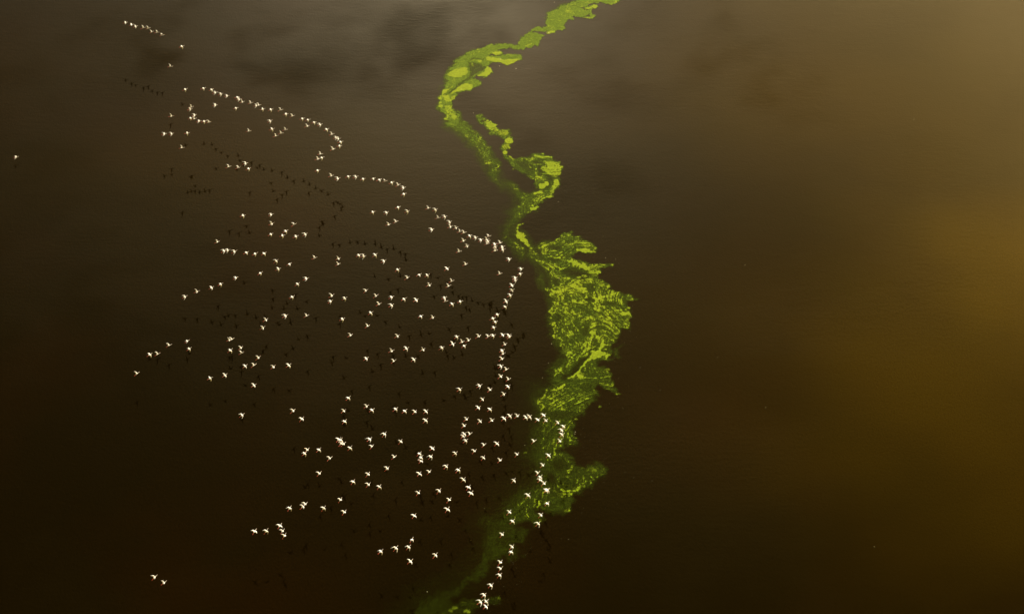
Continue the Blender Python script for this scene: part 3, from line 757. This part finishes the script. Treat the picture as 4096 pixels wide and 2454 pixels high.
# group name (where one finds it), order, birds as tile letter x,y pose
FLOCKS = [
 ('the short slanting line at the top left', 'x', 'A80,115s A168,146s A228,172s A345,192u A415,202u A470,254u A548,261u A622,301u'),
 ('the two stragglers below the top left line', 'y', 'A915,468d A745,765u'),
 ('the left part of the long upper chain', 'x', 'A965,1105d A1235,1088d A1355,1108d A1410,1153m A1493,1175m A1585,1202m A1738,1220d A1765,1252m A1812,1292u A1935,1308u A2020,1345m A2055,1340u A2115,1398d'),
 ('the middle of the long upper chain', 'x', 'C10,515d C155,522u C235,580d C330,612u C478,648d C560,665d C653,703d C740,738m C550,760u'),
 ('the hooked right end of the upper chain', 'y', 'C838,808d C915,880u C975,930m C1010,945m C1045,992d C1030,1052d C932,1102u'),
 ('the small knot left under the upper chain', 'x', 'A1055,1365u A1040,1397m B1102,3m B1045,46d B1100,58u B1170,92m B1247,95d B1315,107u'),
 ('the loose birds at the upper left edge', 'x', 'B760,18u B655,283m B762,280m B995,268d B915,487u'),
 ('the loose birds enclosed by the upper chain', 'x', 'A1412,1338m A1718,1383d B1910,240u C-2,685m C28,803d C225,813u C160,865u C85,905u'),
 ('the little stack inside the upper hook', 'y', 'C745,1172u C765,1228d C708,1248u C705,1417d'),
 ('the curved second chain in the upper middle', 'x', 'E905,12u E1003,52m E1160,22d E1270,28m E1380,58d E1530,50d E1618,68d E1705,92u E1803,112d E1900,150u E1975,190m E1982,283d'),
 ('the six birds below the second chain', 'x', 'E1898,478d E2035,540m E1523,550d E1725,560m E1865,695u E1755,735u'),
 ('the row of four among dark shadows', 'x', 'B1610,770u B1750,783u B1860,718m B1905,797d'),
 ('the loose bunch at centre left', 'x', 'D1825,8d E15,588m E20,722u E355,735u E230,832d E182,898d E10,878d E382,912d E520,880m'),
 ('the nearly level row at centre left', 'x', 'D1442,400u D1540,532m D1595,523m D1695,543m D1872,555d D2002,575d D2135,570d'),
 ('the row climbing rightward at far left', 'x', 'D960,1212m D1140,1135u D1355,1077s D1490,1025d D1715,932m D2078,862d E90,1275m E283,1318d E120,1395d'),
 ('the broken row across the centre', 'x', 'E660,1230u E1010,1240u E1010,1325u E1315,1190d E1385,1203m E1557,1187d E1685,1277m'),
 ('the third chain running toward the algae', 'x', 'F120,195u F225,220m F265,340u F365,322m F435,402m F445,470u F530,488u F590,540u F648,560u F735,605d F820,632m F900,668m'),
 ('the crowded right end of the third chain', 'x', 'F1018,612u F985,660u F1005,685m F995,722u F1185,710u F1105,728s F1110,765d F1218,770d F1225,812s F1110,825u F1318,952m'),
 ('the stragglers under the third chain', 'x', 'F170,513m F640,678u F692,757u F575,838u F672,1028u F398,1092s F1182,1168u'),
 ('the upper vertical string beside the algae', 'y', 'F1495,1095m F1485,1168d F1410,1228m F1412,1265m F1362,1340s F1362,1410s H1335,5d H1275,92s H1262,172d H1145,287d H1080,345d H1115,398d H1092,480d'),
 ('the patch just left of the vertical string', 'x', 'E1893,1405d F-18,1180d F105,1190d F130,1335u F468,1278u F420,1350u H360,38d H378,90u H475,132d H595,95d'),
 ('the five spaced birds left of centre', 'x', 'G535,52m G405,133d G325,325d G225,605m G540,605u'),
 ('the left half of the central scatter', 'x', 'G912,305u G895,390m G1105,345d G1072,652d G1492,560d G1445,757u G1190,892u'),
 ('the right half of the central scatter', 'x', 'G1420,235u G1570,310u G1800,328m G1985,355d G2165,370s G2035,42u G1615,432u G1800,448m H8,312d H185,332u'),
 ('the dense row ending at the vertical string', 'x', 'H322,782d H482,722s H545,620d H620,695u H650,752d H715,672u H865,612u H1012,615u H1080,600d H1225,592s H1315,600s H1325,622u'),
 ('the loose group below the central scatter', 'x', 'G1885,905u G1800,1125u G2020,1088s G1425,1238s G1835,1278u G2130,1252s H38,808u'),
 ('the lower vertical string beside the algae', 'y', 'H1255,730u H1215,820d H1228,870u H1210,948u H1198,1055m H1278,1105u H1190,1208u H1312,1250u H1302,1355s H1238,1470u'),
 ('the loose group left of the lower string', 'x', 'H880,1345m H1035,1405u H585,1400m K922,62u K862,185s K1035,208d K685,357u K885,390u K1060,375u K650,455u'),
 ('the sparse group at the lower left edge', 'x', 'I250,868u I440,585d I555,578u I725,450u I995,385m I1025,500d'),
 ('the lower left cluster over faint shadows', 'x', 'I1335,935d I1555,890s I1620,365u I1655,360u I1635,522d I1790,485u I1800,560u I1855,755s I1985,745u I2050,632u I1985,1040s G45,1362u G275,1338s'),
 ('the pair left of the central scatter', 'y', 'I2160,70u I2115,188u'),
 ('the three birds far left of lower centre', 'x', 'J340,530u J470,650s I1810,1482m'),
 ('the wavy row at lower centre', 'x', 'J1160,338d J1090,530u J1430,462u J1510,515d J1860,502d J1995,530d J2145,545u J1105,685d K85,240s K80,375s'),
 ('the four birds left of the tight clump', 'x', 'J550,1108u J510,1160d J722,1105d J885,1235u J730,1460u'),
 ('the tight clump at lower centre left', 'x', 'J1018,955s J1042,962d J1052,1015u J1088,1020u J1185,1080d'),
 ('the spaced group right of the tight clump', 'x', 'J1475,950m J1510,1060u J1695,875m J1935,985u J1840,1215u J1735,1385u J1450,1470u'),
 ('the knot at the middle of lower centre', 'x', 'K180,788s K155,912m K-14,865d K10,925d K12,975s K520,862d K385,1058m K565,1110d K135,1138u'),
 ('the small cluster left of the green edge', 'x', 'K655,575s K635,608u K740,578u K675,675d K948,740u K1138,718s K805,832u K935,928u K1185,967u'),
 ('the row crossing onto the green algae', 'x', 'K1245,345s K1330,308s K1440,310u K1570,330s K1622,322s K1745,365s K1832,295s K1862,378u K2040,408u K2128,465d K2098,520m K2105,590d K2070,680u'),
 ('the string flying over the dim algae', 'y', 'K1690,685u K1437,880u K1385,1265u K1905,892s K1818,1040u K1750,1155u K1780,1215d K1780,1255s K1835,1308u K1868,1412s K1888,1406d'),
 ('the slanting group below lower centre', 'x', 'K640,1252s K718,1365s K755,1455s K280,1420u K-12,1165s L2198,262u M430,70u M405,210s'),
 ('the wide scatter near the bottom left', 'x', 'L1230,95d L1458,140u L1620,170d L1042,365u L290,488d L520,430u L485,465u L795,490d L1100,550u'),
 ('the five birds lowest at left centre', 'x', 'L145,748s L185,828u L212,895u N1997,535s N2168,530d'),
 ('the short string near the bottom centre', 'x', 'L2138,600s L2100,955d L2055,1065m L1865,1080m L1640,1128d L2080,1275s M225,890u'),
 ('the string above the fading algae tip', 'y', 'M1600,0s M1320,250u M1885,120d M1790,295u M1370,383d M1750,420m M1215,583u M1360,765u M1348,840d'),
 ('the tail of birds at the bottom edge', 'y', 'M1190,995u M1195,1090u M1180,1185m M1050,1335m M947,1478m M893,1580m M977,1572d M977,1650s'),
 ('the pair alone at the bottom left', 'x', 'N512,1215u N650,1295u'),
]
# how far below each bird its shadow falls in the photo (pixels), which gives its height over the water
OFFS = [(501, 91, 234), (650, 140, 234), (740, 358, 222), (813, 353, 222), (1362, 567, 265), (785, 470, 290), (676, 536, 161), (727, 591, 255),
        (1270, 682, 269), (1614, 776, 270), (1712, 832, 271), (2010, 999, 262), (1090, 900, 300), (950, 670, 255), (598, 1417, 19), (630, 1416, 20), (756, 1395, 18),
        (748, 1364, 74), (675, 1381, 78), (547, 1494, 110), (917, 1359, 69), (930, 1400, 75), (1000, 1440, 75), (1378, 1685, 12), (968, 1660, 19), (63, 628, 36),
        (2000, 1350, 190), (2010, 1500, 230), (1500, 1300, 240), (2250, 1700, 240), (1400, 1800, 230), (1900, 2200, 230), (600, 2320, 200), (1020, 2124, 200), (870, 1530, 110),
        (1300, 1200, 240), (2200, 1850, 230), (900, 980, 260), (1150, 1650, 150)]


def shadow_off(u, v):
    sw = sv = 0
    for a, b, o in OFFS:
        d2 = (a - u) ** 2 + (b - v) ** 2 + 60
        w = 1 / d2 ** 1.5
        sw += w; sv += w * o
    return sv / sw


def height_for(u, v, off):
    lo, hi = .3, 60.0
    for _ in range(30):
        h = (lo + hi) / 2
        p = at(u, v, h)
        k = h / to_sun.z
        su, sv = proj(p.x - to_sun.x * k, p.y - to_sun.y * k, 0.0)
        if sv - v < off: lo = h
        else: hi = h
    return (lo + hi) / 2


ORD = ['first', 'second', 'third', 'fourth', 'fifth', 'sixth', 'seventh', 'eighth', 'ninth', 'tenth', 'eleventh', 'twelfth', 'thirteenth', 'fourteenth']
HEAD_X = [0, 500, 1100, 1700, 2300]
BIRDS = []
for gname, order, s in FLOCKS:
    g = []
    for tok in s.split():
        t = tok[0]; pose = tok[-1]
        x, y = tok[1:-1].split(',')
        g.append([TILE[t][0] + float(x) / 3.71, TILE[t][1] + float(y) / 3.71, pose])
    g.sort(key=lambda b: b[0] if order == 'x' else b[1])
    n = len(g)
    for k, b in enumerate(g):
        side = 'left' if order == 'x' else 'top'
        if n == 2: place = ('left' if k == 0 else 'right') if order == 'x' else ('upper' if k == 0 else 'lower'); place += ' one of '
        elif k == 0: place = ('leftmost of ' if order == 'x' else 'topmost of ')
        elif k == n - 1: place = ('rightmost of ' if order == 'x' else 'lowest of ')
        else: place = ORD[k] + ' from ' + side + ' in '
        BIRDS.append((b[0], b[1], b[2], 'flamingo, %s, %s%s' % (WORD[b[2]], place, gname)))
BIRDS.append((63, 628.5, 'm', 'lone flamingo, wings half folded, flying by itself at the far left edge'))

rb = random.Random(3)
spec = []
for (u, v, pose, lab) in BIRDS:
    off = shadow_off(u, v) * rb.uniform(.97, 1.03)
    h = height_for(u, v, off)
    p = at(u, v, h)
    # heading: the neck's direction on the picture, turned into a bearing over the water
    th = float(np.interp(v, [60, 450, 800, 1150, 1400, 1650, 1900, 2150, 2400], [17, 15, 19, 27, 31, 40, 50, 52, 42]))
    th -= 6 * max(0, (u - 1700) / 600.0) if v < 2100 else 0
    th = math.radians(th + rb.gauss(0, 4))
    best, ba = 9, 0
    for a in np.radians(np.arange(0, 85, 1.0)):
        q = proj(p.x + math.cos(a), p.y + math.sin(a), h); q0 = proj(p.x, p.y, h)
        e = abs(math.atan2(-(q[1] - q0[1]), q[0] - q0[0]) - th)
        if e < best: best, ba = e, a
    dist = (p - Vector((0, 0, CAM_H))).length
    spec.append([dist, p, ba, pose, lab])
spec.sort(key=lambda s: s[0])
BS = 0.80


def place(o, p, ba):
    o.location = p
    o.rotation_euler = (math.radians(rb.gauss(0, 12)), math.radians(rb.gauss(-3, 4)), ba)
    k = BS * rb.uniform(.95, 1.06)
    o.scale = (k, k, k)


for dist, p, ba, pose, lab in spec[:300]:
    o = bpy.data.objects.new('flamingo', rb.choice(MESH[pose]))
    COL.objects.link(o)
    place(o, p, ba)
    tag(o, lab, 'flamingo', 'flamingos flying over the lake')
rest = spec[300:]

if rest:                                                # past three hundred: the farthest ones as one object
    big = bpy.data.meshes.new('flamingo_flock')
    bm = bmesh.new()
    for dist, p, ba, pose, lab in rest:
        tmp = rb.choice(MESH[pose]).copy()
        k = BS * rb.uniform(.95, 1.06)
        tmp.transform(Matrix.Translation(p) @ Matrix.Rotation(ba, 4, 'Z') @ Matrix.Rotation(math.radians(rb.gauss(0, 7)), 4, 'X') @ Matrix.Scale(k, 4))
        bm.from_mesh(tmp)
        bpy.data.meshes.remove(tmp)
    bm.to_mesh(big); bm.free()
    for m in BIRD_MATS: big.materials.append(m)
    o = bpy.data.objects.new('flamingo_flock', big)
    COL.objects.link(o)
    tag(o, 'smallest farthest flamingos, in the chains and loose knots of the upper left', 'flamingo flock', kind='stuff')
